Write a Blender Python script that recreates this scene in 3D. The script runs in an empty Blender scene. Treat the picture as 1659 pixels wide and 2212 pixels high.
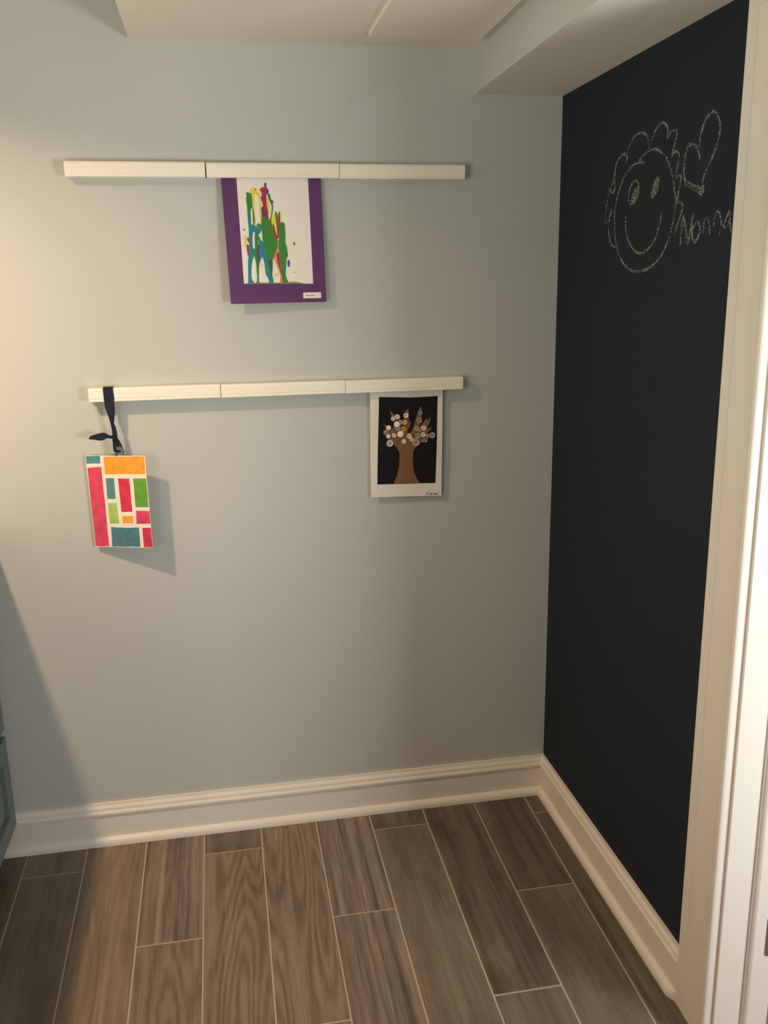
import bpy, bmesh, math, random
from mathutils import Vector, Matrix
from mathutils.geometry import tessellate_polygon

SC = bpy.context.scene
COL = SC.collection
random.seed(7)

# ------------------------------------------------------------------ camera
cam_d = bpy.data.cameras.new('camera')
cam = bpy.data.objects.new('camera', cam_d)
COL.objects.link(cam)
F, YAW, PIT, ROLL = 1929.62, 0.1779, -0.2450, -0.0170
CAM = Vector((-0.8828, -2.2901, 1.4749))
fw = Vector((math.sin(YAW) * math.cos(PIT), math.cos(YAW) * math.cos(PIT), math.sin(PIT)))
rt = Vector((math.cos(YAW), -math.sin(YAW), 0))
up = rt.cross(fw)
r2 = rt * math.cos(ROLL) + up * math.sin(ROLL)
u2 = up * math.cos(ROLL) - rt * math.sin(ROLL)
cam.matrix_world = Matrix(((r2.x, u2.x, -fw.x, CAM.x), (r2.y, u2.y, -fw.y, CAM.y), (r2.z, u2.z, -fw.z, CAM.z), (0, 0, 0, 1)))
cam_d.sensor_fit = 'VERTICAL'
cam_d.sensor_height = 24.0
cam_d.lens = F / 2212 * 24.0
cam_d.clip_start = 0.05
SC.camera = cam

# ------------------------------------------------------------------ world, lights, exposure
world = bpy.data.worlds.new('world')
SC.world = world
world.use_nodes = True
world.node_tree.nodes['Background'].inputs[0].default_value = (0.75, 0.85, 1.0, 1)
world.node_tree.nodes['Background'].inputs[1].default_value = 0.15
SC.view_settings.view_transform = 'Standard'
SC.view_settings.look = 'None'
SC.view_settings.gamma = 1
SC.view_settings.use_curve_mapping = False
SC.view_settings.exposure = 0.0


def area(name, loc, target, size, power, col, shape='DISK', size_y=None, spread=180):
    d = bpy.data.lights.new(name, 'AREA')
    d.shape = shape
    d.size = size
    if size_y:
        d.size_y = size_y
    d.energy = power
    d.color = col
    d.spread = math.radians(spread)
    o = bpy.data.objects.new(name, d)
    COL.objects.link(o)
    o.location = loc
    o.rotation_euler = (Vector(target) - Vector(loc)).to_track_quat('-Z', 'Y').to_euler()
    return o


# warm recessed downlight over the counter on the left
LAMP = (-1.742, -0.773, 2.15)
area('counter_downlight', LAMP, (-1.742, -0.773, 0), 0.075, 19.5, (1.0, 0.73, 0.47), spread=145)
# lamp in the room beyond the doorway in the right wall
area('hall_lamp', (0.66, -2.02, 1.05), (-0.55, -0.2, 0.9), 0.5, 21.0, (0.98, 1.0, 0.97), 'SQUARE', spread=170)
# added soft fill behind the photographer; the rear wall has no opening
area('rear_fill_light', (-0.9, -3.22, 1.35), (-0.75, 0, 1.25), 1.3, 5.4, (1.0, 0.88, 0.82), 'RECTANGLE', 1.3)
# added fill on the left, aimed up to brighten soffit and casing
area('side_fill_light', (-1.95, -2.0, 1.3), (0.0, -0.5, 2.45), 0.9, 8.7, (0.95, 1.0, 0.84), 'SQUARE', spread=110)

PURPLE = {"M":[[-0.73377,-0.0145,1.73447],[0.99992,0.01269,0.00164],[-0.00201,0.02957,0.99956],[0.01264,-0.99948,0.02959]],"purple":[[-0.11888,0.00018],[0.11904,-0.00018],[0.12235,-0.28925],[-0.11237,-0.29]],"white":[[-0.08264,0.00033],[0.08779,-0.00031],[0.09073,-0.24495],[-0.07839,-0.24309]],"label":[[0.06496,-0.26595],[0.10922,-0.26637],[0.10952,-0.27989],[0.06477,-0.28001]],"text":[[0.07144,-0.27451],[0.09324,-0.27493],[0.07162,-0.27009]],"blobs":[["yellow",[[-0.0507,-0.0233],[-0.04505,-0.02139],[-0.03724,-0.02365],[-0.03465,-0.03086],[-0.02854,-0.0356],[-0.02762,-0.05562],[-0.02766,-0.10552],[-0.03117,-0.10743],[-0.03164,-0.08625],[-0.033,-0.05561],[-0.03417,-0.04036],[-0.03891,-0.03618],[-0.04311,-0.04037],[-0.04337,-0.06324],[-0.04383,-0.09005],[-0.04248,-0.1093],[-0.04588,-0.10928],[-0.04761,-0.0862],[-0.04792,-0.0556],[-0.04886,-0.03657],[-0.05112,-0.03088]]],["yellow",[[-0.07252,-0.13227],[-0.069,-0.12998],[-0.06735,-0.13618],[-0.06763,-0.15168],[-0.07056,-0.15747],[-0.0726,-0.14775]]],["crimson",[[-0.06536,-0.13619],[-0.06225,-0.13428],[-0.06058,-0.1401],[-0.06055,-0.14689],[-0.06379,-0.14395]]],["crimson",[[-0.06728,-0.15265],[-0.06133,-0.15367],[-0.06019,-0.16925],[-0.06325,-0.18092],[-0.06603,-0.17308]]],["green",[[-0.06238,-0.04798],[-0.06074,-0.03658],[-0.06251,-0.03279],[-0.05949,-0.03184],[-0.05457,-0.0324],[-0.04974,-0.03467],[-0.04828,-0.04417],[-0.04813,-0.05941],[-0.04756,-0.06705],[-0.0452,-0.07854],[-0.04435,-0.09966],[-0.04856,-0.10349],[-0.04876,-0.07088],[-0.05094,-0.06705],[-0.05356,-0.07852],[-0.05365,-0.10539],[-0.05885,-0.10922],[-0.06077,-0.08999],[-0.06125,-0.06321]]],["teal",[[-0.06055,-0.08616],[-0.05401,-0.09386],[-0.05365,-0.10539],[-0.04861,-0.10445],[-0.04288,-0.1093],[-0.03708,-0.11319],[-0.02976,-0.10744],[-0.03038,-0.11903],[-0.0358,-0.12673],[-0.04187,-0.12766],[-0.04567,-0.12376],[-0.04856,-0.12181],[-0.05072,-0.1247],[-0.05278,-0.14404],[-0.05214,-0.16154],[-0.05058,-0.17715],[-0.05525,-0.18883],[-0.05863,-0.20643],[-0.05953,-0.23002],[-0.05418,-0.24295],[-0.07241,-0.24363],[-0.06804,-0.23778],[-0.06581,-0.19066],[-0.06231,-0.17117],[-0.06061,-0.14786],[-0.06007,-0.11306]]],["green",[[-0.04582,-0.12666],[-0.03786,-0.12769],[-0.03816,-0.15194],[-0.0375,-0.1773],[-0.03468,-0.18125],[-0.03844,-0.19492],[-0.04069,-0.2106],[-0.04176,-0.23821],[-0.03389,-0.24269],[-0.05621,-0.24311],[-0.04683,-0.23813],[-0.04635,-0.21053],[-0.04701,-0.19285],[-0.04968,-0.17912],[-0.05163,-0.1596],[-0.04772,-0.16158]]],["green",[[-0.03857,-0.10354],[-0.03544,-0.10124],[-0.03427,-0.10549],[-0.03091,-0.10261],[-0.03047,-0.10937],[-0.04098,-0.11124]]],["violet",[[-0.04291,-0.16553],[-0.03927,-0.15388],[-0.03625,-0.1539],[-0.03913,-0.18903],[-0.04126,-0.19096]]],["teal",[[-0.03712,-0.13253],[-0.03431,-0.13643],[-0.03161,-0.14228],[-0.02488,-0.14817],[-0.01923,-0.17555],[-0.01529,-0.18932],[-0.01355,-0.21099],[-0.00826,-0.22687],[-0.00705,-0.24334],[-0.01761,-0.24257],[-0.01812,-0.23265],[-0.02461,-0.22069],[-0.02642,-0.19703],[-0.03065,-0.18129],[-0.03611,-0.18906],[-0.03905,-0.19491],[-0.03618,-0.17145],[-0.03615,-0.15196]]],["green",[[-0.02744,-0.08243],[-0.02339,-0.08148],[-0.01573,-0.08823],[-0.01171,-0.09595],[-0.0056,-0.08634],[-0.00242,-0.0633],[-0.00594,-0.05372],[-0.01025,-0.04035],[-0.00996,-0.03463],[-0.00506,-0.03653],[-0.00355,-0.04607],[0.00078,-0.05947],[-0.0006,-0.07482],[-0.00378,-0.0902],[-0.00356,-0.10564],[0.00181,-0.11923],[0.00305,-0.13477],[0.00762,-0.14455],[0.01047,-0.14847],[0.00777,-0.16213],[0.00101,-0.17577],[-0.0088,-0.1894],[-0.01488,-0.18932],[-0.02024,-0.17554],[-0.02689,-0.14815],[-0.02868,-0.12484],[-0.02886,-0.10166]]],["darkgreen",[[-0.01792,-0.18928],[-0.0087,-0.18743],[-0.00647,-0.19139],[-0.00847,-0.215],[-0.0107,-0.22683],[-0.01386,-0.20901]]],["violet",[[-0.02785,-0.04131],[-0.02342,-0.04417],[-0.02203,-0.05562],[-0.01793,-0.07286],[-0.01492,-0.09209],[-0.01968,-0.08726],[-0.02639,-0.08147],[-0.02783,-0.07092],[-0.02653,-0.06518],[-0.02273,-0.06135]]],["crimson",[[-0.02938,-0.02515],[-0.02421,-0.02135],[-0.02306,-0.0185],[-0.02018,-0.02039],[-0.01326,-0.02132],[-0.01444,-0.05562],[-0.01203,-0.07479],[-0.01166,-0.09499],[-0.01593,-0.09208],[-0.01883,-0.07094],[-0.02362,-0.04798],[-0.02481,-0.03274]]],["blue",[[-0.01734,-0.01185],[-0.01463,-0.00938],[-0.01237,-0.01183],[-0.01226,-0.02132],[-0.00812,-0.02606],[-0.00886,-0.03272],[-0.01302,-0.03597],[-0.01306,-0.02132],[-0.01714,-0.01943]]],["yellow",[[-0.01324,-0.05945],[-0.01025,-0.04035],[-0.00925,-0.04798],[-0.00893,-0.0652],[-0.00882,-0.07864],[-0.01122,-0.07863]]],["yellow",[[-0.00418,-0.0902],[-0.00143,-0.08347],[0.00168,-0.08155],[0.00445,-0.08638],[0.00651,-0.10569],[0.0078,-0.13286],[0.00416,-0.13284],[0.0021,-0.11341],[-0.00447,-0.10371]]],["yellow",[[0.01641,-0.08063],[0.0189,-0.0791],[0.0189,-0.09995],[0.01569,-0.1038]]],["green",[[0.00484,-0.07867],[0.00797,-0.07637],[0.01028,-0.08254],[0.01121,-0.09219],[0.01336,-0.07716],[0.01598,-0.07716],[0.01665,-0.09221],[0.01521,-0.11349],[0.01225,-0.13289],[0.0082,-0.13287],[0.00721,-0.10376]]],["green",[[0.01357,-0.10573],[0.02193,-0.09996],[0.02583,-0.10288],[0.02694,-0.11355],[0.02683,-0.133],[0.0267,-0.14861],[0.02929,-0.15842],[0.03027,-0.17216],[0.02827,-0.18],[0.02669,-0.1918],[0.02414,-0.21547],[0.02399,-0.22736],[0.02939,-0.24336],[0.01709,-0.24315],[0.01405,-0.22127],[0.01112,-0.19752],[0.01034,-0.17195],[0.00927,-0.15237],[0.01225,-0.13289]]],["crimson",[[0.01291,-0.0864],[0.01557,-0.08545],[0.01508,-0.1038],[0.01263,-0.12512],[0.00902,-0.13676],[0.00786,-0.13968],[0.0018,-0.13963],[0.00188,-0.1299],[-0.00215,-0.10565],[0.00052,-0.1047],[0.00373,-0.12118],[0.00728,-0.13091],[0.01017,-0.11346]]],["crimson",[[-0.01295,-0.11236],[-0.01004,-0.11431],[-0.00559,-0.12597],[-0.00957,-0.12497]]],["orange",[[0.00741,-0.14065],[0.00965,-0.14456],[0.01018,-0.15433],[0.00647,-0.16799],[0.00062,-0.18361],[0.004,-0.19742],[0.00997,-0.22121],[0.01357,-0.23117],[0.01709,-0.24315],[0.00891,-0.24301],[0.0107,-0.22716],[0.00638,-0.21126],[0.00013,-0.19344],[-0.00353,-0.18553],[-0.0089,-0.19136],[9e-05,-0.1738],[0.00594,-0.1582],[0.00743,-0.14845]]],["crimson",[[0.00526,-0.17189],[0.00932,-0.17194],[0.01122,-0.19555],[0.01417,-0.22721],[0.00861,-0.20735],[0.00357,-0.18561]]],["darkgreen",[[0.02842,-0.16822],[0.03068,-0.17217],[0.0292,-0.18198],[0.02664,-0.17998]]],["olive",[[-0.07233,-0.24225],[-0.03986,-0.24061],[-0.01145,-0.24168],[0.02333,-0.24127],[0.04189,-0.23958],[0.0562,-0.24181],[0.06393,-0.24453],[0.00885,-0.24421],[-0.07236,-0.24284]]],["olive",[[-0.06871,-0.1186],[-0.07023,-0.1191],[-0.07234,-0.11827],[-0.07381,-0.11661],[-0.07377,-0.11509],[-0.07226,-0.1146],[-0.07015,-0.11542],[-0.06868,-0.11708]]],["crimson",[[0.04921,-0.14983],[0.04924,-0.15215],[0.04856,-0.15372],[0.04744,-0.15392],[0.0463,-0.15269],[0.04558,-0.1505],[0.04555,-0.14817],[0.04623,-0.14661],[0.04735,-0.14641],[0.04849,-0.14763]]],["blue",[[0.03507,-0.19624],[0.03429,-0.20111],[0.03272,-0.2041],[0.03095,-0.20408],[0.02966,-0.20105],[0.02935,-0.19617],[0.03012,-0.19131],[0.03169,-0.18832],[0.03346,-0.18834],[0.03475,-0.19137]]],["olive",[[0.04615,-0.21817],[0.04575,-0.21901],[0.04487,-0.21934],[0.04401,-0.21898],[0.04369,-0.21813],[0.04409,-0.2173],[0.04497,-0.21696],[0.04583,-0.21732]]],["darkgreen",[[-0.03709,-0.0246],[-0.03762,-0.02567],[-0.03876,-0.02612],[-0.03986,-0.02568],[-0.04027,-0.0246],[-0.03975,-0.02353],[-0.0386,-0.02308],[-0.0375,-0.02353]]],["olive",[[-0.03123,-0.19992],[-0.03157,-0.20075],[-0.0323,-0.20108],[-0.033,-0.20073],[-0.03325,-0.19989],[-0.03291,-0.19906],[-0.03217,-0.19873],[-0.03148,-0.19908]]],["yellow",[[0.00442,-0.22211],[0.0036,-0.22443],[0.00169,-0.22584],[-0.00057,-0.2258],[-0.00233,-0.22434],[-0.00292,-0.222],[-0.0021,-0.21969],[-0.0002,-0.21828],[0.00207,-0.21831],[0.00383,-0.21978]]],["darkgreen",[[0.00146,-0.05226],[0.00159,-0.05473],[0.00061,-0.05606],[-0.00089,-0.05545],[-0.00203,-0.05327],[-0.00216,-0.0508],[-0.00119,-0.04947],[0.00031,-0.05008]]]]}
TREE = {"M":[[-0.40854,-0.0135,1.21336],[0.99984,-0.0026,-0.01794],[0.01794,-0.00181,0.99984],[-0.00263,-0.99999,-0.00177]],"paper":[[-0.09656,-0.00163],[0.09654,0.00163],[0.09754,-0.27957],[-0.09451,-0.27625]],"black":[[-0.07293,-0.01102],[-0.03181,-0.01239],[0.01254,-0.01411],[0.04971,-0.0128],[0.08288,-0.01168],[0.0822,-0.12778],[0.08055,-0.2439],[-0.00055,-0.2432],[-0.07739,-0.24187],[-0.07513,-0.12339]],"tree":[[-0.034,-0.24175],[-0.02505,-0.22168],[-0.01917,-0.19631],[-0.01734,-0.1754],[-0.01818,-0.16045],[-0.02092,-0.15143],[-0.02694,-0.14383],[-0.03519,-0.13544],[-0.04341,-0.12707],[-0.05383,-0.11793],[-0.05756,-0.10753],[-0.05536,-0.09437],[-0.05937,-0.08227],[-0.05094,-0.08643],[-0.04054,-0.09475],[-0.03581,-0.09194],[-0.03319,-0.08028],[-0.03543,-0.07437],[-0.03917,-0.06406],[-0.0441,-0.04721],[-0.03774,-0.05244],[-0.03179,-0.05986],[-0.02587,-0.05999],[-0.02293,-0.05496],[-0.01845,-0.06162],[-0.01392,-0.07489],[-0.01231,-0.09401],[-0.00968,-0.08673],[-0.00799,-0.0721],[-0.00222,-0.04886],[0.00442,-0.04245],[0.00645,-0.05489],[0.00726,-0.0798],[0.0129,-0.07627],[0.01001,-0.08722],[0.0056,-0.09594],[0.0027,-0.10618],[0.00869,-0.10782],[0.01536,-0.10061],[0.02047,-0.08748],[0.02623,-0.06558],[0.03203,-0.04962],[0.0386,-0.03735],[0.04297,-0.05278],[0.03977,-0.07324],[0.034,-0.09224],[0.04141,-0.08505],[0.0488,-0.0764],[0.05245,-0.0684],[0.05403,-0.07432],[0.0652,-0.06752],[0.06312,-0.07969],[0.05651,-0.09133],[0.05659,-0.09724],[0.06783,-0.09309],[0.06417,-0.1004],[0.05672,-0.10687],[0.06289,-0.11667],[0.05848,-0.12547],[0.05101,-0.13121],[0.03749,-0.13455],[0.03152,-0.13959],[0.02257,-0.14826],[0.01888,-0.15561],[0.01752,-0.17052],[0.01849,-0.19305],[0.0217,-0.21275],[0.02946,-0.22967],[0.03875,-0.24368]],"buttons":[[-0.03639,-0.06793,0.00548,"white"],[-0.02487,-0.06324,0.00638,"white"],[-0.01633,-0.07806,0.00624,"grey"],[-0.0255,-0.0834,0.00772,"plain"],[-0.04711,-0.0915,0.00622,"pearl"],[-0.05375,-0.10395,0.00786,"dun"],[-0.04809,-0.11424,0.00564,"pearl"],[-0.03294,-0.112,0.00595,"white"],[-0.02292,-0.09461,0.00625,"grey"],[-0.01584,-0.10922,0.0085,"plain"],[-0.00773,-0.09662,0.00641,"gold"],[-0.00443,-0.07879,0.00626,"tan"],[-0.00129,-0.06042,0.00669,"white"],[0.03664,-0.0547,0.00628,"clear"],[0.03463,-0.07489,0.00749,"clear"],[0.02707,-0.09589,0.0063,"grey"],[0.03508,-0.10127,0.0045,"grey"],[0.04671,-0.09492,0.00631,"white"],[0.01821,-0.10747,0.00599,"brown"],[0.02983,-0.11503,0.00751,"grey"],[0.04482,-0.11203,0.00632,"white"],[0.05584,-0.11455,0.00498,"grey"],[0.06942,-0.11447,0.00801,"grey"],[0.00735,-0.11501,0.00643,"white"],[0.01356,-0.12376,0.00495,"white"],[0.05104,-0.12733,0.00573,"clear"],[0.0255,-0.13211,0.01023,"grey"],[-0.00706,-0.12852,0.00599,"white"],[-0.02349,-0.12747,0.00537,"brown"],[-0.04387,-0.1328,0.00923,"silver"],[-0.00197,-0.10885,0.00478,"brown"],[0.00601,-0.13423,0.00495,"brown"],[-0.02956,-0.10444,0.00416,"brown"]],"ink":[[[0.05771,-0.26731],[0.05823,-0.27147],[0.05875,-0.27563]],[[0.06157,-0.26899],[0.05854,-0.27194],[0.06273,-0.27548]],[[0.06574,-0.2713],[0.06626,-0.27531]],[[0.0654,-0.26914],[0.06556,-0.26961]],[[0.06854,-0.27356],[0.0716,-0.27306],[0.07081,-0.27119],[0.06851,-0.27187],[0.06824,-0.27447],[0.07042,-0.27609],[0.07256,-0.2754]],[[0.07419,-0.27163],[0.07472,-0.27595]],[[0.07452,-0.27318],[0.07619,-0.27171],[0.07773,-0.27207]],[[0.08205,-0.2724],[0.07958,-0.27184],[0.07853,-0.27395],[0.07964,-0.27614],[0.08178,-0.275],[0.08204,-0.27209],[0.08303,-0.27628]],[[0.08465,-0.27173],[0.08519,-0.27636]],[[0.08499,-0.27359],[0.08665,-0.27181],[0.0879,-0.27309],[0.08858,-0.27649]]]}
RIBBON = {"strap":[[-1.16356,1.25161],[-1.14012,1.25117],[-1.13952,1.24305],[-1.13889,1.23221],[-1.13925,1.21595],[-1.13932,1.19689],[-1.14241,1.1765],[-1.14427,1.1656],[-1.14158,1.15861],[-1.13947,1.14473],[-1.14017,1.12886],[-1.15079,1.12865],[-1.15073,1.13695],[-1.1514,1.15491],[-1.15364,1.17149],[-1.15691,1.18668],[-1.16146,1.20186],[-1.16287,1.2155],[-1.16313,1.23447]],"loop":[[-1.20545,1.13113],[-1.2025,1.13747],[-1.19298,1.14116],[-1.1809,1.14406],[-1.17024,1.14564],[-1.1638,1.14398],[-1.15635,1.13882],[-1.14863,1.1364],[-1.14923,1.12951],[-1.15576,1.1305],[-1.16221,1.13218],[-1.16777,1.12898],[-1.17589,1.12659],[-1.18376,1.12696],[-1.19536,1.12956]],"tail":[[-1.15067,1.13003],[-1.14011,1.12955],[-1.13422,1.12096],[-1.12986,1.10963],[-1.12628,1.09691],[-1.12524,1.09336],[-1.14791,1.09307],[-1.15163,1.10371],[-1.15147,1.11621]],"tape":[[-1.14466,1.10755],[-1.13793,1.10862],[-1.1301,1.10685],[-1.12524,1.09336],[-1.13065,1.08454],[-1.14857,1.08542],[-1.14793,1.0928],[-1.13312,1.09472],[-1.13346,1.09865],[-1.14394,1.10055]],"knot":[[-1.15139,1.13698],[-1.146,1.13812],[-1.1391,1.13366],[-1.13891,1.12811],[-1.14449,1.1249],[-1.15091,1.12728]]}
CARD = {"M":[[-1.14929,-0.0315,1.08578],[0.958,-0.28674,-0.00293],[0.00254,-0.00172,1.0],[-0.28675,-0.95801,-0.00092]],"card":[[-0.07664,-0.00016],[0.0766,0.00015],[0.07825,-0.23569],[-0.07192,-0.23528]],"blocks":[["teal",[[-0.07523,-0.00162],[-0.03875,-0.00045],[-0.0396,-0.01945],[-0.07495,-0.02041]]],["pink",[[-0.0736,-0.03088],[-0.0381,-0.02873],[-0.03667,-0.12269],[-0.03606,-0.23318],[-0.07065,-0.23332],[-0.07277,-0.13505]]],["orange",[[-0.02947,-0.0027],[0.07446,-0.00109],[0.07437,-0.04521],[-0.02957,-0.04683]]],["teal",[[-0.02882,-0.05663],[-0.0074,-0.0569],[-0.0079,-0.10978],[-0.02901,-0.11003]]],["red",[[0.00279,-0.05727],[0.03201,-0.057],[0.03281,-0.14196],[0.00469,-0.14306]]],["green",[[0.04195,-0.05714],[0.07555,-0.05682],[0.07558,-0.12954],[0.04219,-0.12997]]],["lime",[[-0.02856,-0.12069],[-0.00595,-0.11993],[-0.00445,-0.1728],[-0.02811,-0.17316]]],["orange",[[0.00566,-0.15376],[0.03375,-0.15336],[0.03214,-0.17224],[0.00567,-0.17264]]],["pink",[[0.04258,-0.13945],[0.0769,-0.1397],[0.07714,-0.17227],[0.04116,-0.1733]]],["deepteal",[[-0.02657,-0.18274],[0.00948,-0.18409],[0.0461,-0.18304],[0.04625,-0.23313],[-0.02761,-0.23375]]],["red",[[0.05518,-0.18337],[0.07724,-0.18302],[0.07772,-0.23401],[0.05531,-0.23442]]]]}
CHALK = {"face_outline":[[[-0.468,1.7155],[-0.4484,1.7201],[-0.4241,1.7191],[-0.3949,1.7111],[-0.3709,1.6947],[-0.3522,1.6728],[-0.3412,1.6497],[-0.3359,1.6234],[-0.339,1.5941],[-0.3507,1.562],[-0.3668,1.5388],[-0.3959,1.5177],[-0.4337,1.5035],[-0.474,1.5009],[-0.5162,1.508],[-0.5512,1.5216],[-0.5793,1.5449],[-0.5955,1.5699],[-0.6052,1.5929],[-0.6088,1.614],[-0.611,1.6293],[-0.602,1.6514],[-0.5929,1.6735],[-0.5798,1.6944],[-0.5625,1.714],[-0.5393,1.7269],[-0.5161,1.7361],[-0.4933,1.7373],[-0.4659,1.7331],[-0.4432,1.7228]]],"hair_outline":[[[-0.3617,1.5614],[-0.3403,1.5568],[-0.3196,1.568],[-0.3086,1.5915],[-0.3093,1.6119],[-0.3207,1.6358],[-0.3081,1.6233],[-0.3007,1.6125],[-0.2892,1.6133],[-0.2897,1.6361],[-0.2952,1.6651],[-0.3098,1.686],[-0.3267,1.7085],[-0.3325,1.7297],[-0.3474,1.7407],[-0.3703,1.7473],[-0.3868,1.7376],[-0.3802,1.7279]],[[-0.3304,1.6993],[-0.3124,1.688],[-0.3108,1.677],[-0.325,1.6734],[-0.3318,1.6859],[-0.3304,1.6993]],[[-0.3859,1.7462],[-0.3945,1.7597],[-0.4106,1.7719],[-0.432,1.7778],[-0.4561,1.776],[-0.4761,1.7659],[-0.4822,1.7529],[-0.4884,1.74]],[[-0.4919,1.7495],[-0.5035,1.7656],[-0.52,1.7767],[-0.5391,1.7812],[-0.555,1.7748],[-0.5627,1.7639],[-0.5622,1.7506],[-0.574,1.7574],[-0.5945,1.7588],[-0.5996,1.7505],[-0.5951,1.738],[-0.5886,1.7238],[-0.5818,1.7124]],[[-0.5818,1.7124],[-0.5954,1.7191],[-0.6101,1.7161],[-0.6135,1.7053],[-0.609,1.6926],[-0.605,1.676],[-0.6096,1.6726],[-0.6214,1.675],[-0.6264,1.6678],[-0.6238,1.6567],[-0.6194,1.6439],[-0.6151,1.6289]],[[-0.6078,1.6219],[-0.6197,1.6256],[-0.6364,1.6213],[-0.6377,1.6116],[-0.6312,1.5987],[-0.6211,1.582],[-0.6124,1.5689]]],"eye":[[[-0.4377,1.6861],[-0.4207,1.6838],[-0.4068,1.6737],[-0.4023,1.6592],[-0.4047,1.6472],[-0.4181,1.6406],[-0.4373,1.6474],[-0.4495,1.6609],[-0.4492,1.6713],[-0.4431,1.6824],[-0.4353,1.6858]]],"pupil_l":[[-0.444,1.674],[-0.4522,1.6669],[-0.4487,1.6547],[-0.4327,1.6446],[-0.4154,1.6419],[-0.4166,1.6535],[-0.4276,1.6673]],"eye_r":[[-0.5316,1.6822],[-0.54,1.6786],[-0.5389,1.6659],[-0.533,1.6525],[-0.5227,1.6445],[-0.5116,1.6425],[-0.5041,1.6473],[-0.5073,1.6591],[-0.5151,1.6704],[-0.523,1.6796]],"mouth":[[[-0.3926,1.6169],[-0.3951,1.5949],[-0.4082,1.5701],[-0.4336,1.5493],[-0.4647,1.5383],[-0.498,1.5422],[-0.5244,1.5556],[-0.5404,1.5732],[-0.5512,1.5948],[-0.5537,1.6106]]],"heart":[[[-0.689,1.6916],[-0.6899,1.6987],[-0.6828,1.7105],[-0.6661,1.7229],[-0.6469,1.7229],[-0.6387,1.7112],[-0.6348,1.695],[-0.6353,1.6762],[-0.6431,1.6622],[-0.6644,1.6487],[-0.6881,1.6425],[-0.7112,1.6365],[-0.7052,1.6534],[-0.7141,1.6686],[-0.7266,1.6831],[-0.7387,1.6973],[-0.7485,1.7151],[-0.7545,1.7331],[-0.7486,1.7512],[-0.7328,1.766],[-0.7153,1.7656],[-0.6989,1.7544],[-0.6902,1.7381],[-0.687,1.7207],[-0.6861,1.7136]],[[-0.6437,1.6574],[-0.6684,1.6473],[-0.6925,1.6374],[-0.7063,1.6315]],[[-0.6453,1.66],[-0.6718,1.6506],[-0.7087,1.6413]]],"N":[[[-0.638,1.5461],[-0.6393,1.5673],[-0.6402,1.5923],[-0.6441,1.5987]],[[-0.6441,1.5987],[-0.6563,1.5759],[-0.668,1.5466]],[[-0.6399,1.5942],[-0.6548,1.5722],[-0.6661,1.5457]],[[-0.668,1.5466],[-0.6729,1.5691],[-0.6803,1.6006]]],"o":[[[-0.6941,1.5828],[-0.6816,1.5761],[-0.6819,1.5592],[-0.6908,1.5502],[-0.7031,1.558],[-0.7086,1.5725],[-0.6997,1.5833],[-0.6941,1.5828]]],"n":[[[-0.7193,1.5626],[-0.7207,1.5791],[-0.7216,1.5864],[-0.7304,1.5884],[-0.7388,1.5797],[-0.7427,1.5594]]],"n2":[[[-0.7559,1.5722],[-0.7547,1.5857],[-0.7629,1.5976],[-0.7724,1.5915],[-0.7794,1.5786],[-0.7781,1.568],[-0.7754,1.5575]]],"a":[[[-0.8038,1.5969],[-0.7941,1.5828],[-0.7873,1.571],[-0.795,1.5691],[-0.8035,1.5751],[-0.8077,1.5922]],[[-0.8077,1.5922],[-0.8083,1.5765],[-0.8117,1.5641],[-0.8178,1.5585]]]}
GROUT = [[-0.0662,-0.0788],[-0.2222,-0.2307],[-0.3767,-0.3847],[-0.5337,-0.5379],[-0.6885,-0.6934],[-0.8442,-0.8478],[-1.0018,-0.9983],[-1.1584,-1.1508],[-1.3148,-1.3022],[-1.4707,-1.4604]]


# ------------------------------------------------------------------ helpers
def lin(c):
    return tuple((v / 255 / 12.92) if v / 255 <= 0.04045 else ((v / 255 + 0.055) / 1.055) ** 2.4 for v in c)


def mat(name, rgb, rough=0.6, bump=0.0, bscale=200.0, var=0.0, vscale=3.0, spec=0.5, metal=0.0):
    m = bpy.data.materials.new(name)
    m.use_nodes = True
    nt = m.node_tree
    b = nt.nodes['Principled BSDF']
    b.inputs['Base Color'].default_value = (*lin(rgb), 1)
    b.inputs['Roughness'].default_value = rough
    b.inputs['Specular IOR Level'].default_value = spec
    b.inputs['Metallic'].default_value = metal
    tc = nt.nodes.new('ShaderNodeTexCoord')
    if bump:
        n = nt.nodes.new('ShaderNodeTexNoise')
        n.inputs['Scale'].default_value = bscale
        n.inputs['Detail'].default_value = 4
        nt.links.new(tc.outputs['Object'], n.inputs['Vector'])
        bp = nt.nodes.new('ShaderNodeBump')
        bp.inputs['Strength'].default_value = bump
        bp.inputs['Distance'].default_value = 0.001
        nt.links.new(n.outputs['Fac'], bp.inputs['Height'])
        nt.links.new(bp.outputs['Normal'], b.inputs['Normal'])
    if var:
        n = nt.nodes.new('ShaderNodeTexNoise')
        n.inputs['Scale'].default_value = vscale
        n.inputs['Detail'].default_value = 3
        nt.links.new(tc.outputs['Object'], n.inputs['Vector'])
        r = nt.nodes.new('ShaderNodeValToRGB')
        c = lin(rgb)
        r.color_ramp.elements[0].position = 0.3
        r.color_ramp.elements[1].position = 0.7
        r.color_ramp.elements[0].color = (*[v * (1 - var) for v in c], 1)
        r.color_ramp.elements[1].color = (*[min(1, v * (1 + var)) for v in c], 1)
        nt.links.new(n.outputs['Fac'], r.inputs['Fac'])
        nt.links.new(r.outputs['Color'], b.inputs['Base Color'])
    return m


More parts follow.
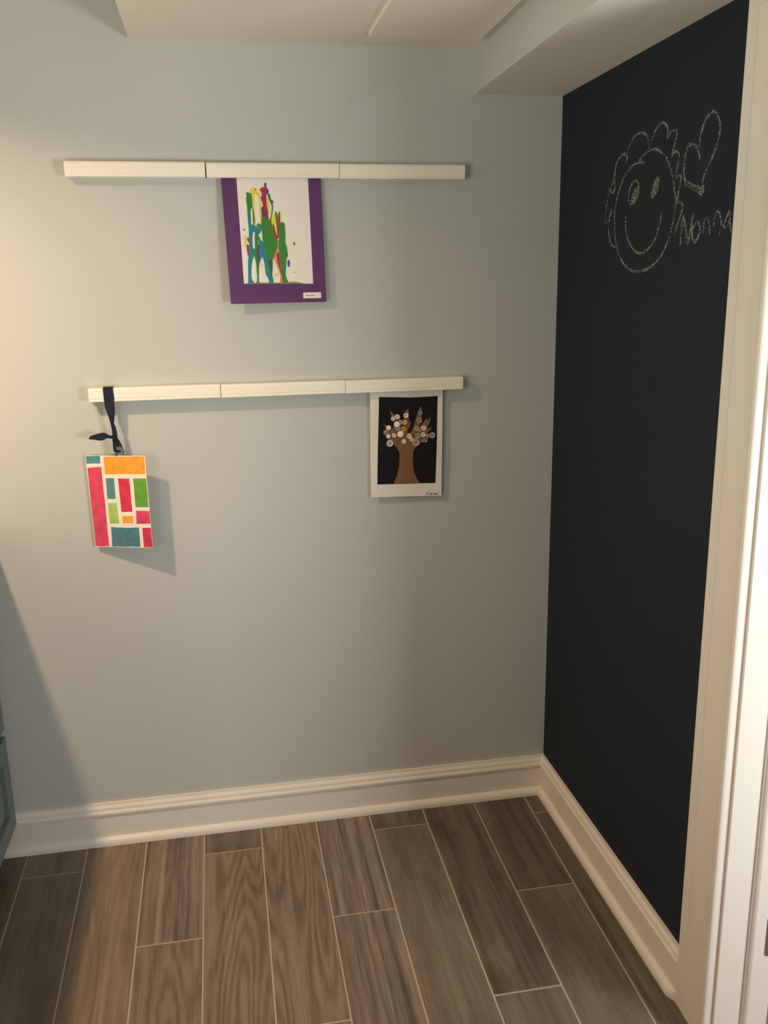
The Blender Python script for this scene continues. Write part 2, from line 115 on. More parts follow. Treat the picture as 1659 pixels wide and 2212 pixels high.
def obj(name, verts, faces, mats, parent=None, smooth=False, fmat=None):
    me = bpy.data.meshes.new(name)
    me.from_pydata([tuple(v) for v in verts], [], faces)
    for m in (mats if isinstance(mats, (list, tuple)) else [mats]):
        me.materials.append(m)
    if fmat:
        for p_, i in zip(me.polygons, fmat):
            p_.material_index = i
    bm = bmesh.new()
    bm.from_mesh(me)
    bmesh.ops.recalc_face_normals(bm, faces=bm.faces)
    bm.to_mesh(me)
    bm.free()
    if smooth:
        me.polygons.foreach_set('use_smooth', [True] * len(me.polygons))
    o = bpy.data.objects.new(name, me)
    COL.objects.link(o)
    if parent:
        o.parent = parent
    return o


def box_vf(x0, x1, y0, y1, z0, z1):
    v = [(x, y, z) for z in (z0, z1) for y in (y0, y1) for x in (x0, x1)]
    f = [(0, 2, 3, 1), (4, 5, 7, 6), (0, 1, 5, 4), (2, 6, 7, 3), (0, 4, 6, 2), (1, 3, 7, 5)]
    return v, f


def boxes(name, bs, mats, parent=None, bevel=0.0, fmat=None):
    V, Fc = [], []
    for b in bs:
        v, f = box_vf(*b)
        n = len(V)
        V += v
        Fc += [tuple(i + n for i in q) for q in f]
    o = obj(name, V, Fc, mats, parent, fmat=fmat)
    if bevel:
        bm = bmesh.new()
        bm.from_mesh(o.data)
        bmesh.ops.bevel(bm, geom=bm.edges[:], offset=bevel, segments=2, affect='EDGES', profile=0.6)
        bm.to_mesh(o.data)
        bm.free()
    return o


def sweep(name, prof, path_a, path_b, mats, parent=None, smooth=False):
    """Closed profile with one ring at each end; path_a/path_b map a profile point to 3-D."""
    n = len(prof)
    V = [path_a(q) for q in prof] + [path_b(q) for q in prof]
    Fc = [(i, (i + 1) % n, n + (i + 1) % n, n + i) for i in range(n)]
    Fc += [tuple(range(n))[::-1], tuple(range(n, 2 * n))]
    return obj(name, V, Fc, mats, parent, smooth)


def struct(o):
    o['kind'] = 'structure'
    return o


def tag(o, label, cat, group=None):
    o['label'] = label
    o['category'] = cat
    if group:
        o['group'] = group
    return o


def empty(name, loc=(0, 0, 0), M=None):
    o = bpy.data.objects.new(name, None)
    o.empty_display_size = 0.05
    COL.objects.link(o)
    o.location = loc
    if M:
        O, X, Y, Z = [Vector(v) for v in M]
        o.matrix_world = Matrix(((X.x, Y.x, Z.x, O.x), (X.y, Y.y, Z.y, O.y), (X.z, Y.z, Z.z, O.z), (0, 0, 0, 1)))
    return o


def smooth_poly(pts, k=3):
    n = len(pts)
    out = []
    for i in range(n):
        p0, p1, p2, p3 = [Vector(pts[(i + j) % n]) for j in (-1, 0, 1, 2)]
        for s in range(k):
            t = s / k
            out.append(tuple(0.5 * ((2 * p1) + (p2 - p0) * t + (2 * p0 - 5 * p1 + 4 * p2 - p3) * t * t + (3 * p1 - p0 - 3 * p2 + p3) * t ** 3)))
    return out


def smooth_line(pts, k=4):
    out = []
    n = len(pts)
    for i in range(n - 1):
        p0 = Vector(pts[max(i - 1, 0)]); p1 = Vector(pts[i]); p2 = Vector(pts[i + 1]); p3 = Vector(pts[min(i + 2, n - 1)])
        for s in range(k):
            t = s / k
            out.append(0.5 * ((2 * p1) + (p2 - p0) * t + (2 * p0 - 5 * p1 + 4 * p2 - p3) * t * t + (3 * p1 - p0 - 3 * p2 + p3) * t ** 3))
    out.append(Vector(pts[-1]))
    return out


def plate(name, pts, z0, z1, m, parent, fn=None):
    """Flat piece with outline pts (local x, y) from z0 to z1; fn maps (x, y, z) to local 3-D."""
    fn = fn or (lambda x, y, z: (x, y, z))
    n = len(pts)
    tri = tessellate_polygon([[Vector((p[0], p[1], 0)) for p in pts]])
    V = [fn(p[0], p[1], z1) for p in pts] + [fn(p[0], p[1], z0) for p in pts]
    Fc = [tuple(t) for t in tri] + [tuple(i + n for i in t)[::-1] for t in tri]
    Fc += [(i, (i + 1) % n, n + (i + 1) % n, n + i) for i in range(n)]
    return obj(name, V, Fc, m, parent)


def sheet(name, quad, z0, z1, m, parent, fn=None, n=10):
    """Sheet of paper: quad corners TL TR BR BL in local x, y, gridded so that it can curl."""
    fn = fn or (lambda x, y, z: (x, y, z))
    TL, TR, BR, BL = [Vector((*q, 0)) for q in quad]
    V, Fc = [], []
    for z in (z1, z0):
        for j in range(n + 1):
            for i in range(n + 1):
                a = TL.lerp(TR, i / n)
                b = BL.lerp(BR, i / n)
                c = a.lerp(b, j / n)
                V.append(fn(c.x, c.y, z))
    w = n + 1
    s = w * w
    for j in range(n):
        for i in range(n):
            a = j * w + i
            Fc.append((a, a + 1, a + w + 1, a + w))
            Fc.append((s + a, s + a + w, s + a + w + 1, s + a + 1))
    ring = [i for i in range(w)] + [j * w + n for j in range(1, w)] + [n * w + i for i in range(n - 1, -1, -1)] + [j * w for j in range(n - 1, 0, -1)]
    for k in range(len(ring)):
        a, b = ring[k], ring[(k + 1) % len(ring)]
        Fc.append((a, b, s + b, s + a))
    return obj(name, V, Fc, m, parent)


def stroke(name, lines, width, thick, m, parent, fn, jitter=0.0):
    """Pen or chalk strokes: flat ribbons of the given width along smoothed lines."""
    V, Fc = [], []
    rnd = random.Random(len(lines) * 31 + len(lines[0]))
    for ln in lines:
        pts = smooth_line(ln, 5)
        n0 = len(V)
        k = len(pts)
        for i, p_ in enumerate(pts):
            d = (pts[min(i + 1, k - 1)] - pts[max(i - 1, 0)])
            d = d.normalized() if d.length > 1e-9 else Vector((1, 0))
            nn = Vector((-d.y, d.x))
            w = width * 0.5 * (1 + jitter * (rnd.random() - 0.5) * 2)
            for s in (-1, 1):
                q = p_ + nn * w * s
                for z in (0, thick):
                    V.append(fn(q.x, q.y, z))
        for i in range(k - 1):
            a = n0 + i * 4
            b = a + 4
            Fc += [(a + 1, a + 3, b + 3, b + 1), (a, b, b + 2, a + 2), (a, a + 1, b + 1, b), (a + 2, b + 2, b + 3, a + 3)]
        e = n0 + (k - 1) * 4
        Fc += [(n0, n0 + 2, n0 + 3, n0 + 1), (e, e + 1, e + 3, e + 2)]
    return obj(name, V, Fc, m, parent)


# ------------------------------------------------------------------ materials
M_wall = mat('blue_grey_wall_paint', (189, 190, 186), 0.62, 0.18, 260, 0.02, 1.5, spec=0.25)
M_ceil = mat('ceiling_paint', (228, 221, 212), 0.8, 0.12, 200, spec=0.2)
M_trim = mat('white_trim_paint', (226, 218, 208), 0.33, 0.03, 60, spec=0.45)
M_rail = mat('white_rail_paint', (240, 232, 220), 0.4, spec=0.4)
M_black = mat('navy_chalkboard_paint', (27, 35, 45), 0.8, 0.1, 300, 0.06, 4.0, spec=0.3)
M_grout = mat('pale_grout', (172, 160, 144), 0.9, 0.5, 600)
M_cab = mat('slate_teal_cabinet_paint', (104, 116, 117), 0.5, 0.05, 80)
M_dark = mat('toe_kick_dark_board', (60, 66, 66), 0.7)  # darker colour for the toe-kick board
M_stone = mat('pale_stone_worktop', (205, 200, 192), 0.3, 0, 0, 0.15, 30)
M_steel = mat('brushed_nickel', (150, 145, 138), 0.4, metal=1.0)

# ------------------------------------------------------------------ setting: room shell
YB = -3.30      # wall behind the photographer
XL = -2.12      # left wall
ZU = 2.26       # upper ceiling
ZC = 2.035      # lowered ceiling
ZS = 1.933      # underside of the corner soffit
DY0, DY1, DZ = -0.9615, -1.77, 1.84   # doorway in the right wall

struct(boxes('wall_back', [(XL - 0.1, 0.0, 0.0, 0.1, -0.02, ZU)], M_wall))
struct(boxes('wall_left', [(XL - 0.1, XL, YB, 0, -0.02, ZU)], M_wall))
struct(boxes('wall_right', [(0.0, 0.115, DY0 + 0.012, 0.1, -0.02, ZU), (0.0, 0.115, YB, DY1 - 0.012, -0.02, ZU), (0.0, 0.115, DY1 - 0.012, DY0 + 0.012, 1.83, ZU)], M_black))
struct(boxes('wall_rear', [(XL - 0.1, 2.3, YB - 0.1, YB, -0.02, ZU)], M_wall))
struct(boxes('ceiling', [(XL - 0.1, 2.3, YB - 0.1, 0.1, ZU, ZU + 0.05)], M_ceil))
# lowered ceiling: cream underside, wall colour on its left side
o = boxes('ceiling_drop', [(-1.0415, 0.0, YB, 0.0, ZC, ZU)], [M_ceil, M_wall])
for p_ in o.data.polygons:
    if abs(p_.normal.x) > 0.5:
        p_.material_index = 1
struct(o)
o = boxes('ceiling_soffit', [(-0.229, 0.0, YB, 0.0, ZS, ZC)], [M_ceil, M_wall])
for p_ in o.data.polygons:
    if abs(p_.normal.x) > 0.5:
        p_.material_index = 1
struct(o)
# room beyond the doorway
struct(boxes('wall_hall', [(2.2, 2.3, YB, 0.1, -0.02, ZU), (0.115, 2.2, 0.0, 0.1, -0.02, ZU)], M_wall))
struct(boxes('floor_hall', [(0.05, 2.3, YB, 0.1, -0.02, 0.0)], mat('pale_hall_floor', (150, 135, 118), 0.5, 0, 0, 0.1, 6)))

# ---- baseboards: cap moulding, flat board and shoe moulding in one profile
BB = [(0.0, 0.0), (0.0254, 0.0), (0.0254, 0.005), (0.0245, 0.011), (0.022, 0.0165), (0.0180, 0.0205), (0.0135, 0.0225), (0.0125, 0.0225),
      (0.0125, 0.088), (0.0165, 0.0905), (0.0165, 0.0955), (0.0150, 0.0985), (0.0128, 0.1015), (0.0122, 0.1060), (0.0112, 0.1095), (0.0085, 0.1130), (0.0065, 0.1165), (0.0060, 0.1206), (0.0, 0.1206)]
struct(sweep('baseboard_back', BB, lambda q: (-1.56, -q[0], q[1]), lambda q: (-q[0], -q[0], q[1]), M_trim))
nb = len(BB)
V = [(-d, -d, z) for d, z in BB] + [(-d, -0.8200, z) for d, z in BB] + [(-min(d, 0.0146), -0.8390, z) for d, z in BB]   # shoe eased back to meet the casing
Fc = [(r0 + i, r0 + (i + 1) % nb, r0 + nb + (i + 1) % nb, r0 + nb + i) for r0 in (0, nb) for i in range(nb)] + [tuple(range(nb))[::-1], tuple(range(2 * nb, 3 * nb))]
struct(obj('baseboard_right', V, Fc, M_trim))
struct(sweep('baseboard_left', BB, lambda q: (XL + q[0], YB, q[1]), lambda q: (XL + q[0], -1.0, q[1]), M_trim))

# ---- doorway in the right wall: casing, jamb, stop, hinge leaf
CP = [(0.0, -0.8385), (-0.0132, -0.8385), (-0.0143, -0.8395), (-0.0147, -0.8410), (-0.0147, -0.8670), (-0.0151, -0.8690), (-0.0157, -0.8710),
      (-0.0160, -0.8740), (-0.0160, -0.9080), (-0.0164, -0.9180), (-0.0172, -0.9300), (-0.0184, -0.9410), (-0.0192, -0.9450),
      (-0.0196, -0.9475), (-0.0190, -0.9505), (-0.0174, -0.9530), (-0.0150, -0.9543), (-0.0120, -0.9548), (0.0, -0.9548)]
d1 = empty('door_1', (0, DY0, 0))
struct(d1)


def casing(name, zt):
    n = len(CP)
    V = [(x, y, 0.0) for x, y in CP] + [(x, y, zt + (-y - 0.9548) * -1 + 0.0) for x, y in CP]
    return V, n


def door_piece(name, V, Fc, m, **k):
    V = [(v[0], v[1] - DY0, v[2]) for v in V]
    return obj(name, V, Fc, m, d1, **k)


def ring_faces(n):
    return [(i, (i + 1) % n, n + (i + 1) % n, n + i) for i in range(n)] + [tuple(range(n))[::-1], tuple(range(n, 2 * n))]


n = len(CP)
DT = 1.812     # top of the opening, where the mitres start
far = [(x, y, 0.0) for x, y in CP] + [(x, y, DT + (y + 0.9548)) for x, y in CP]
far = [(x, y, 0.0) for x, y in CP] + [(x, y, DT + (-0.9548 - y) * -1) for x, y in CP]
door_piece('casing', far, ring_faces(n), M_trim)
yc = lambda y: DY1 + DY0 - y      # mirror to the near side
near = [(x, yc(y), 0.0) for x, y in CP] + [(x, yc(y), DT + (y + 0.9548)) for x, y in CP]
door_piece('casing', near, ring_faces(n), M_trim)
head = [(x, y, DT + (y + 0.9548)) for x, y in CP] + [(x, yc(y), DT + (y + 0.9548)) for x, y in CP]
door_piece('casing_head', head, ring_faces(n), M_trim)


def jb(name, bs, bevel=0.0, m=None, parent=None):
    bs = [(a, b, c - DY0, d - DY0, e, f) for a, b, c, d, e, f in bs]
    return boxes(name, bs, m or M_trim, parent or d1, bevel)


JB = jb('jamb', [(0.0, 0.116, DY0, DY0 + 0.012, 0, 1.83)], 0.001)
jb('jamb', [(0.0, 0.116, DY1 - 0.012, DY1, 0, 1.83)], 0.001)
jb('jamb_head', [(0.0, 0.116, DY1, DY0, 1.818, 1.83)], 0.001)
# stop moulding with a small ogee on the room side
SP = [(0.0560, 0.0), (0.0560, 0.0040), (0.0575, 0.0050), (0.0590, 0.0058), (0.0592, 0.0085), (0.0605, 0.0105), (0.0635, 0.0125), (0.0860, 0.0125), (0.0860, 0.0)]
door_piece('door_stop', [(x, DY0 - d, 0) for x, d in SP] + [(x, DY0 - d, 1.818) for x, d in SP], ring_faces(len(SP)), M_trim)
door_piece('door_stop', [(x, DY1 + d, 0) for x, d in SP] + [(x, DY1 + d, 1.818) for x, d in SP], ring_faces(len(SP)), M_trim)
# hinge leaf with rounded corners
pts = []
for cx, cz, a0 in ((0.121 - 0.008, 0.286 - 0.008, 0), (0.0955 + 0.008, 0.286 - 0.008, 90), (0.0955 + 0.008, 0.197 + 0.008, 180), (0.121 - 0.008, 0.197 + 0.008, 270)):
    for k in range(6):
        a = math.radians(a0 + k * 18)
        pts.append((cx + 0.008 * math.cos(a), cz + 0.008 * math.sin(a)))
for hz in (0.0, 0.72, 1.38):
    hv = [(x, DY0 - 0.0025, z + hz) for x, z in pts] + [(x, DY0, z + hz) for x, z in pts]
    door_piece('hinge_leaf', hv, ring_faces(len(pts)), M_steel)

# ---- access panel on the lowered ceiling
tag(boxes('access_panel', [(-0.508, -0.250, -0.72, -0.112, ZC - 0.011, ZC)], M_ceil, bevel=0.001),
    'flat cream access panel with a bright left edge fixed to the lowered ceiling', 'panel')

# ------------------------------------------------------------------ floor: grout bed and wood-look plank tiles


def tile_mat(name, a, b, c, streak, wave, blot):
    m = bpy.data.materials.new(name)
    m.use_nodes = True
    nt = m.node_tree
    N, L = nt.nodes, nt.links
    bs = N['Principled BSDF']
    bs.inputs['Roughness'].default_value = 0.42
    bs.inputs['Specular IOR Level'].default_value = 0.35
    tc = N.new('ShaderNodeTexCoord')
    oi = N.new('ShaderNodeObjectInfo')
    ofs = N.new('ShaderNodeVectorMath'); ofs.operation = 'SCALE'
    cmb = N.new('ShaderNodeCombineXYZ')
    for i in range(3):
        L.new(oi.outputs['Random'], cmb.inputs[i])
    L.new(cmb.outputs[0], ofs.inputs[0]); ofs.inputs['Scale'].default_value = 37.0
    add = N.new('ShaderNodeVectorMath'); add.operation = 'ADD'
    L.new(tc.outputs['Object'], add.inputs[0]); L.new(ofs.outputs[0], add.inputs[1])

    def mp(s):
        q = N.new('ShaderNodeMapping')
        q.inputs['Scale'].default_value = s
        L.new(add.outputs[0], q.inputs['Vector'])
        return q.outputs[0]

    def noise(vec, sc, det=5, dist=0.0, rough=0.6):
        q = N.new('ShaderNodeTexNoise')
        q.inputs['Scale'].default_value = sc; q.inputs['Detail'].default_value = det
        q.inputs['Distortion'].default_value = dist; q.inputs['Roughness'].default_value = rough
        L.new(vec, q.inputs['Vector'])
        return q.outputs['Fac']

    def math_(op, x, y):
        q = N.new('ShaderNodeMath'); q.operation = op
        for i, v in enumerate((x, y)):
            if isinstance(v, (int, float)):
                q.inputs[i].default_value = v
            else:
                L.new(v, q.inputs[i])
        return q.outputs[0]
    st = noise(mp((46, 1.1, 1)), 1.0, 5, 0.25)            # long streaks
    fine = noise(mp((260, 9, 1)), 1.0, 3, 0.2)           # fine grain
    bl = noise(mp((9, 3.2, 1)), 1.0, 4, 0.8)             # cloudy patches
    # cathedral figure: contour bands of a stretched noise
    big = noise(mp((9, 1.0, 1)), 1.0, 1.5, 0.25, 0.3)
    jig = noise(mp((120, 26, 1)), 1.0, 3, 0.0, 0.6)
    big = math_('ADD', big, math_('MULTIPLY', jig, 0.035))
    wv = math_('SINE', math_('MULTIPLY', big, 120.0), 0.0)
    wv = math_('MULTIPLY', math_('ADD', wv, 1.0), 0.5)
    s = math_('MULTIPLY', math_('SUBTRACT', st, 0.5), streak)
    w = math_('MULTIPLY', math_('SUBTRACT', wv, 0.5), wave)
    f = math_('MULTIPLY', math_('SUBTRACT', fine, 0.5), 0.55)
    g = math_('MULTIPLY', math_('SUBTRACT', bl, 0.5), blot)
    t = math_('ADD', math_('ADD', math_('ADD', s, w), math_('ADD', f, g)), 0.5)
    r = N.new('ShaderNodeValToRGB')
    r.color_ramp.elements[0].position = 0.12; r.color_ramp.elements[0].color = (*lin(a), 1)
    r.color_ramp.elements[1].position = 0.92; r.color_ramp.elements[1].color = (*lin(c), 1)
    e = r.color_ramp.elements.new(0.5); e.color = (*lin(b), 1)
    L.new(t, r.inputs['Fac'])
    L.new(r.outputs['Color'], bs.inputs['Base Color'])
    bp = N.new('ShaderNodeBump'); bp.inputs['Strength'].default_value = 0.25; bp.inputs['Distance'].default_value = 0.0008
    L.new(t, bp.inputs['Height']); L.new(bp.outputs['Normal'], bs.inputs['Normal'])
    return m


TM = {
    'streak': tile_mat('tile_dark_streaks', (62, 54, 47), (112, 99, 86), (150, 135, 117), 1.7, 0.0, 0.35),
    'cath': tile_mat('tile_cathedral_grain', (84, 73, 60), (116, 102, 86), (142, 127, 108), 0.6, 0.30, 0.6),
    'warm': tile_mat('tile_warm_grain', (88, 75, 60), (118, 103, 84), (144, 128, 107), 0.9, 0.14, 0.5),
    'soft': tile_mat('tile_soft_grey', (80, 70, 59), (112, 99, 84), (138, 124, 107), 0.6, 0.0, 0.85),
    'dusk': tile_mat('tile_umber_clouded', (64, 54, 45), (99, 86, 72), (126, 112, 95), 0.9, 0.0, 0.9),
}
floor = boxes('floor', [(XL - 0.1, 0.05, YB - 0.1, 0.1, -0.03, -0.0016)], M_grout)
struct(floor)
GW = 0.0044                    # grout width
lines_x = [tuple(v) for v in GROUT]
lines_x = [(0.0, 0.0)] + lines_x
for k in range(1, 5):          # strips hidden under the cabinet and beyond
    a = GROUT[-1]
    lines_x.append((a[0] - 0.156 * k, a[1] - 0.1535 * k))
JP = 0.950
J0 = [-0.110, -0.4280, -0.747, -0.098, -0.431, -0.750, -0.115, -0.441, -0.760, -0.124, -0.445, -0.76, -0.12, -0.44]
KIND = [['dusk', 'dusk', 'soft'], ['dusk', 'soft', 'streak'], ['dusk', 'soft', 'soft'], ['dusk', 'soft', 'streak'], ['streak', 'streak', 'soft'], ['cath', 'warm', 'soft'],
        ['dusk', 'cath', 'warm'], ['streak', 'cath', 'soft'], ['warm', 'soft', 'cath'], ['soft', 'soft', 'warm'], ['dusk', 'soft', 'streak']]
for i in range(len(lines_x) - 1):
    r_, l_ = lines_x[i], lines_x[i + 1]

    def X(ln, y):
        return ln[0] + (ln[1] - ln[0]) * (max(y, -1.6) / -0.8)
    ys = [0.0, J0[i]]
    while ys[-1] > YB:
        ys.append(ys[-1] - JP)
    ys[-1] = max(ys[-1], YB)
    for j in range(len(ys) - 1):
        ya, yb = ys[j] - GW / 2, ys[j + 1] + GW / 2
        xa0, xa1 = X(l_, ya) + GW / 2, X(r_, ya) - GW / 2
        xb0, xb1 = X(l_, yb) + GW / 2, X(r_, yb) - GW / 2
        cx, cy = (xa0 + xa1 + xb0 + xb1) / 4, (ya + yb) / 2
        b = 0.0010
        P = [(xa0, ya), (xb0, yb), (xb1, yb), (xa1, ya)]
        V = [(x - cx, y - cy, -0.006) for x, y in P] + [(x - cx, y - cy, -0.0010) for x, y in P]
        Q = [(xa0 + b, ya - b), (xb0 + b, yb + b), (xb1 - b, yb + b), (xa1 - b, ya - b)]
        dz = random.uniform(-0.0002, 0.0002)
        V += [(x - cx, y - cy, dz) for x, y in Q]
        Fc = [(0, 3, 2, 1), (8, 9, 10, 11)]
        for k in range(4):
            n1 = (k + 1) % 4
            Fc += [(k, n1, 4 + n1, 4 + k), (4 + k, 4 + n1, 8 + n1, 8 + k)]
        kk = KIND[i % len(KIND)][min(j, 2)]
        t = obj('tile', V, Fc, TM[kk], floor)
        t.location = (cx, cy, 0)

# ------------------------------------------------------------------ cabinet along the left wall
cab = empty('base_cabinet', (-1.81, -0.48, 0))
tag(cab, 'dark slate-teal base cabinet with framed drawer fronts at the left edge', 'cabinet')
cx, cy = -1.81, -0.48


def cb(name, x0, x1, y0, y1, z0, z1, m=M_cab, bevel=0.0, parent=None):
    return boxes(name, [(x0 - cx, x1 - cx, y0 - cy, y1 - cy, z0, z1)], m, parent or cab, bevel)


cb('carcass', XL + 0.004, -1.511, -0.955, -0.004, 0.098, 0.88)
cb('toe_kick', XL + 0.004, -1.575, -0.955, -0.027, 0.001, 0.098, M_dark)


def drawer_front(z0, z1):
    y0, y1, xf, xb = -0.952, -0.022, -1.490, -1.511
    w = 0.052
    V, Fc = [], []
    # frame with a recessed centre panel: nested rings from the outer edge to the panel
    rings = [(0, xb), (0, xf - 0.001), (0.0015, xf), (w, xf), (w + 0.0015, xf - 0.013), (w + 0.013, xf - 0.013), (w + 0.020, xf - 0.006), (w + 0.030, xf - 0.006)]
    for ins, x in rings:
        V += [(x - cx, y0 + ins - cy, z0 + ins), (x - cx, y1 - ins - cy, z0 + ins), (x - cx, y1 - ins - cy, z1 - ins), (x - cx, y0 + ins - cy, z1 - ins)]
    for k in range(len(rings) - 1):
        for e in range(4):
            n1 = (e + 1) % 4
            Fc.append((k * 4 + e, k * 4 + n1, k * 4 + 4 + n1, k * 4 + 4 + e))
    Fc.append((3, 2, 1, 0))
    e = (len(rings) - 1) * 4
    Fc.append((e, e + 1, e + 2, e + 3))
    f = obj('drawer_front', V, Fc, M_cab, cab)
    ym, zm = (y0 + y1) / 2 - cy, (z0 + z1) / 2
    v1, f1 = box_vf(xf + 0.022 - cx, xf + 0.030 - cx, ym - 0.075, ym + 0.075, zm - 0.005, zm + 0.005)
    V, Fc = list(v1), list(f1)
    for s in (-1, 1):
        v, f2 = box_vf(xf - 0.009 - cx, xf + 0.024 - cx, ym + s * 0.065 - 0.004, ym + s * 0.065 + 0.004, zm - 0.004, zm + 0.004)
        k = len(V)
        V += v
        Fc += [tuple(i + k for i in q) for q in f2]
    obj('handle', V, Fc, M_steel, f)


for z0, z1 in ((0.098, 0.357), (0.378, 0.640), (0.655, 0.872)):
    drawer_front(z0, z1)
ct = boxes('worktop', [(XL + 0.003, -1.472, -0.975, -0.002, 0.8805, 0.912)], M_stone, bevel=0.003)
tag(ct, 'pale stone worktop lying on the dark cabinet at the left wall', 'worktop')

# downlight fitting the warm lamp belongs to
dl = empty('ceiling_light', (LAMP[0], LAMP[1], 2.165))
tag(dl, 'round white downlight on the higher ceiling above the cabinet', 'light')
seg = 32
prof = [(0.045, 0.0), (0.062, 0.0), (0.066, 0.006), (0.066, 0.095), (0.060, 0.095), (0.045, 0.040)]
V, Fc = [], []
for k in range(seg):
    a = 2 * math.pi * k / seg
    V += [(r * math.cos(a), r * math.sin(a), z) for r, z in prof]
m_ = len(prof)
for k in range(seg):
    for e in range(m_):
        a, b = k * m_ + e, k * m_ + (e + 1) % m_
        c, d = ((k + 1) % seg) * m_ + (e + 1) % m_, ((k + 1) % seg) * m_ + e
        Fc.append((a, b, c, d))
obj('trim_ring', V, Fc, M_rail, dl, True)

# ------------------------------------------------------------------ picture rails
# cross-section (depth from the wall, height): slot at the bottom holds the paper, lip below a fine groove


def rail_prof(h):
    return [(0.0, 0.0), (0.0105, 0.0), (0.0105, 0.016), (0.0185, 0.016), (0.0185, -0.0), (0.0290, -0.0), (0.0305, 0.0012), (0.0305, 0.0050),
            (0.0290, 0.0060), (0.0290, 0.0070), (0.0302, 0.0078), (0.0302, h - 0.005), (0.0285, h - 0.0018), (0.0262, h), (0.0, h)]


def rail(x0, x1, zb, h, label, group, tilt=0.0):
    xm = (x0 + x1) / 2
    pr = rail_prof(h)
    o = sweep('picture_rail', pr, lambda q: (x0 - xm, -q[0], q[1]), lambda q: (x1 - xm, -q[0], q[1]), M_rail)
    bv = o.modifiers.new('bevel', 'BEVEL')
    bv.width = 0.0009
    bv.segments = 2
    bv.limit_method = 'ANGLE'
    o.location = (xm, -0.0003, zb)
    o.rotation_euler = (0, tilt, 0)
    tag(o, label, 'rail', group)
    return o


GU, GL = 'white picture rails in the upper row', 'white picture rails in the lower row'
rail(-1.2035, -0.8881, 1.7352, 0.0345, 'left length of the upper white rail, nothing hanging from it', GU)
rail(-0.8852, -0.5718, 1.7345, 0.0340, 'middle length of the upper white rail, holding the purple-backed painting', GU, 0.0005)
rail(-0.5705, -0.2590, 1.7335, 0.0340, 'right length of the upper white rail, nothing hanging from it', GU)
rail(-1.1985, -0.8834, 1.2185, 0.0330, 'left length of the lower white rail, navy ribbon looped over it', GL)
rail(-0.8820, -0.5711, 1.2178, 0.0325, 'middle length of the lower white rail, nothing hanging from it', GL)
rail(-0.5701, -0.2615, 1.2170, 0.0322, 'right length of the lower white rail, holding the button tree picture', GL)

# ------------------------------------------------------------------ drip painting on purple paper
PC = {
    'yellow': (232, 205, 60), 'green': (52, 128, 48), 'darkgreen': (60, 92, 50), 'teal': (36, 128, 138), 'crimson': (178, 30, 62), 'blue': (38, 82, 160),
    'violet': (92, 50, 128), 'orange': (218, 130, 62), 'olive': (128, 138, 70),
}
PM = {k: mat('paint_' + k, v, 0.3, 0.1, 90, 0.06, 40) for k, v in PC.items()}
A = empty('drip_painting', M=PURPLE['M'])
tag(A, 'child\'s poured-paint picture in bright drips on white, backed by purple paper', 'picture')


def curl(x, y, z):
    s = -y / 0.29
    return (x, y, z - x * s * 0.030 + 0.004 * math.sin(max(0, s) * 3.0) * 0.5)


pq = PURPLE['purple']
top = 0.012
pq = [(pq[0][0], top), (pq[1][0], top), pq[2], pq[3]]
M_purple = mat('purple_paper', (90, 46, 100), 0.7, 0.2, 300, 0.06, 12)
M_paper = mat('white_paper', (232, 224, 216), 0.6, 0.05, 120)
M_cardw = mat('white_card', (240, 228, 216), 0.6, 0.05, 120)
M_ink = mat('black_ink', (38, 34, 34), 0.7)
sheet('backing_paper', pq, -0.0004, 0.0004, M_purple, A, curl, 14)
wq = PURPLE['white']
wq = [(wq[0][0], top), (wq[1][0], top), wq[2], wq[3]]
sheet('painting_sheet', wq, 0.00045, 0.0011, M_paper, A, curl, 14)
for k, (c, b) in enumerate(PURPLE['blobs']):
    plate('paint_drip', smooth_poly(b, 3), 0.0011, 0.0017 + 0.00004 * k, PM[c], A, curl)
lq = PURPLE['label']
rr = []
x0, x1, y0, y1 = lq[0][0], lq[2][0], lq[2][1], lq[0][1]
for ax, ay, a0 in ((x1 - .0016, y1 - .0016, 0), (x0 + .0016, y1 - .0016, 90), (x0 + .0016, y0 + .0016, 180), (x1 - .0016, y0 + .0016, 270)):
    for k in range(4):
        a = math.radians(a0 + 30 * k)
        rr.append((ax + .0016 * math.cos(a), ay + .0016 * math.sin(a)))
lab = plate('name_label', rr, 0.0005, 0.0009, M_paper, A, curl)


def text_mesh(name, s, x, y, width, m, parent, zf, bold=0.0):
    cu = bpy.data.curves.new(name, 'FONT')
    cu.body = s
    cu.offset = bold
    to = bpy.data.objects.new(name, cu)
    COL.objects.link(to)
    me = bpy.data.meshes.new_from_object(to.evaluated_get(bpy.context.evaluated_depsgraph_get()))
    bpy.data.objects.remove(to)
    w = max(v.co.x for v in me.vertices)
    k = width / w
    for v in me.vertices:
        v.co = Vector(zf(x + v.co.x * k, y + v.co.y * k, 0))
    me.materials.clear()
    me.materials.append(m)
    o = bpy.data.objects.new(name, me)
    COL.objects.link(o)
    o.parent = parent
    return o


tx = PURPLE['text']
bpy.context.view_layer.update()
text_mesh('lettering', 'Kieran Polk', tx[0][0], tx[0][1], tx[1][0] - tx[0][0], M_ink, lab, lambda x, y, z: curl(x, y, 0.00105), 0.02)

# ------------------------------------------------------------------ button tree
A = empty('button_tree_picture', M=TREE['M'])
tag(A, 'brown paper tree with glued buttons on black paper, white backing', 'picture')
tq = TREE['paper']
tq = [(tq[0][0], 0.012), (tq[1][0], 0.012 + 0.003), tq[2], tq[3]]


def flat(x, y, z):
    return (x, y, z + 0.0016 * math.sin(y * 30) * math.sin(x * 22 + 0.6))


sheet('backing_paper', tq, -0.0004, 0.0003, M_paper, A, flat, 14)


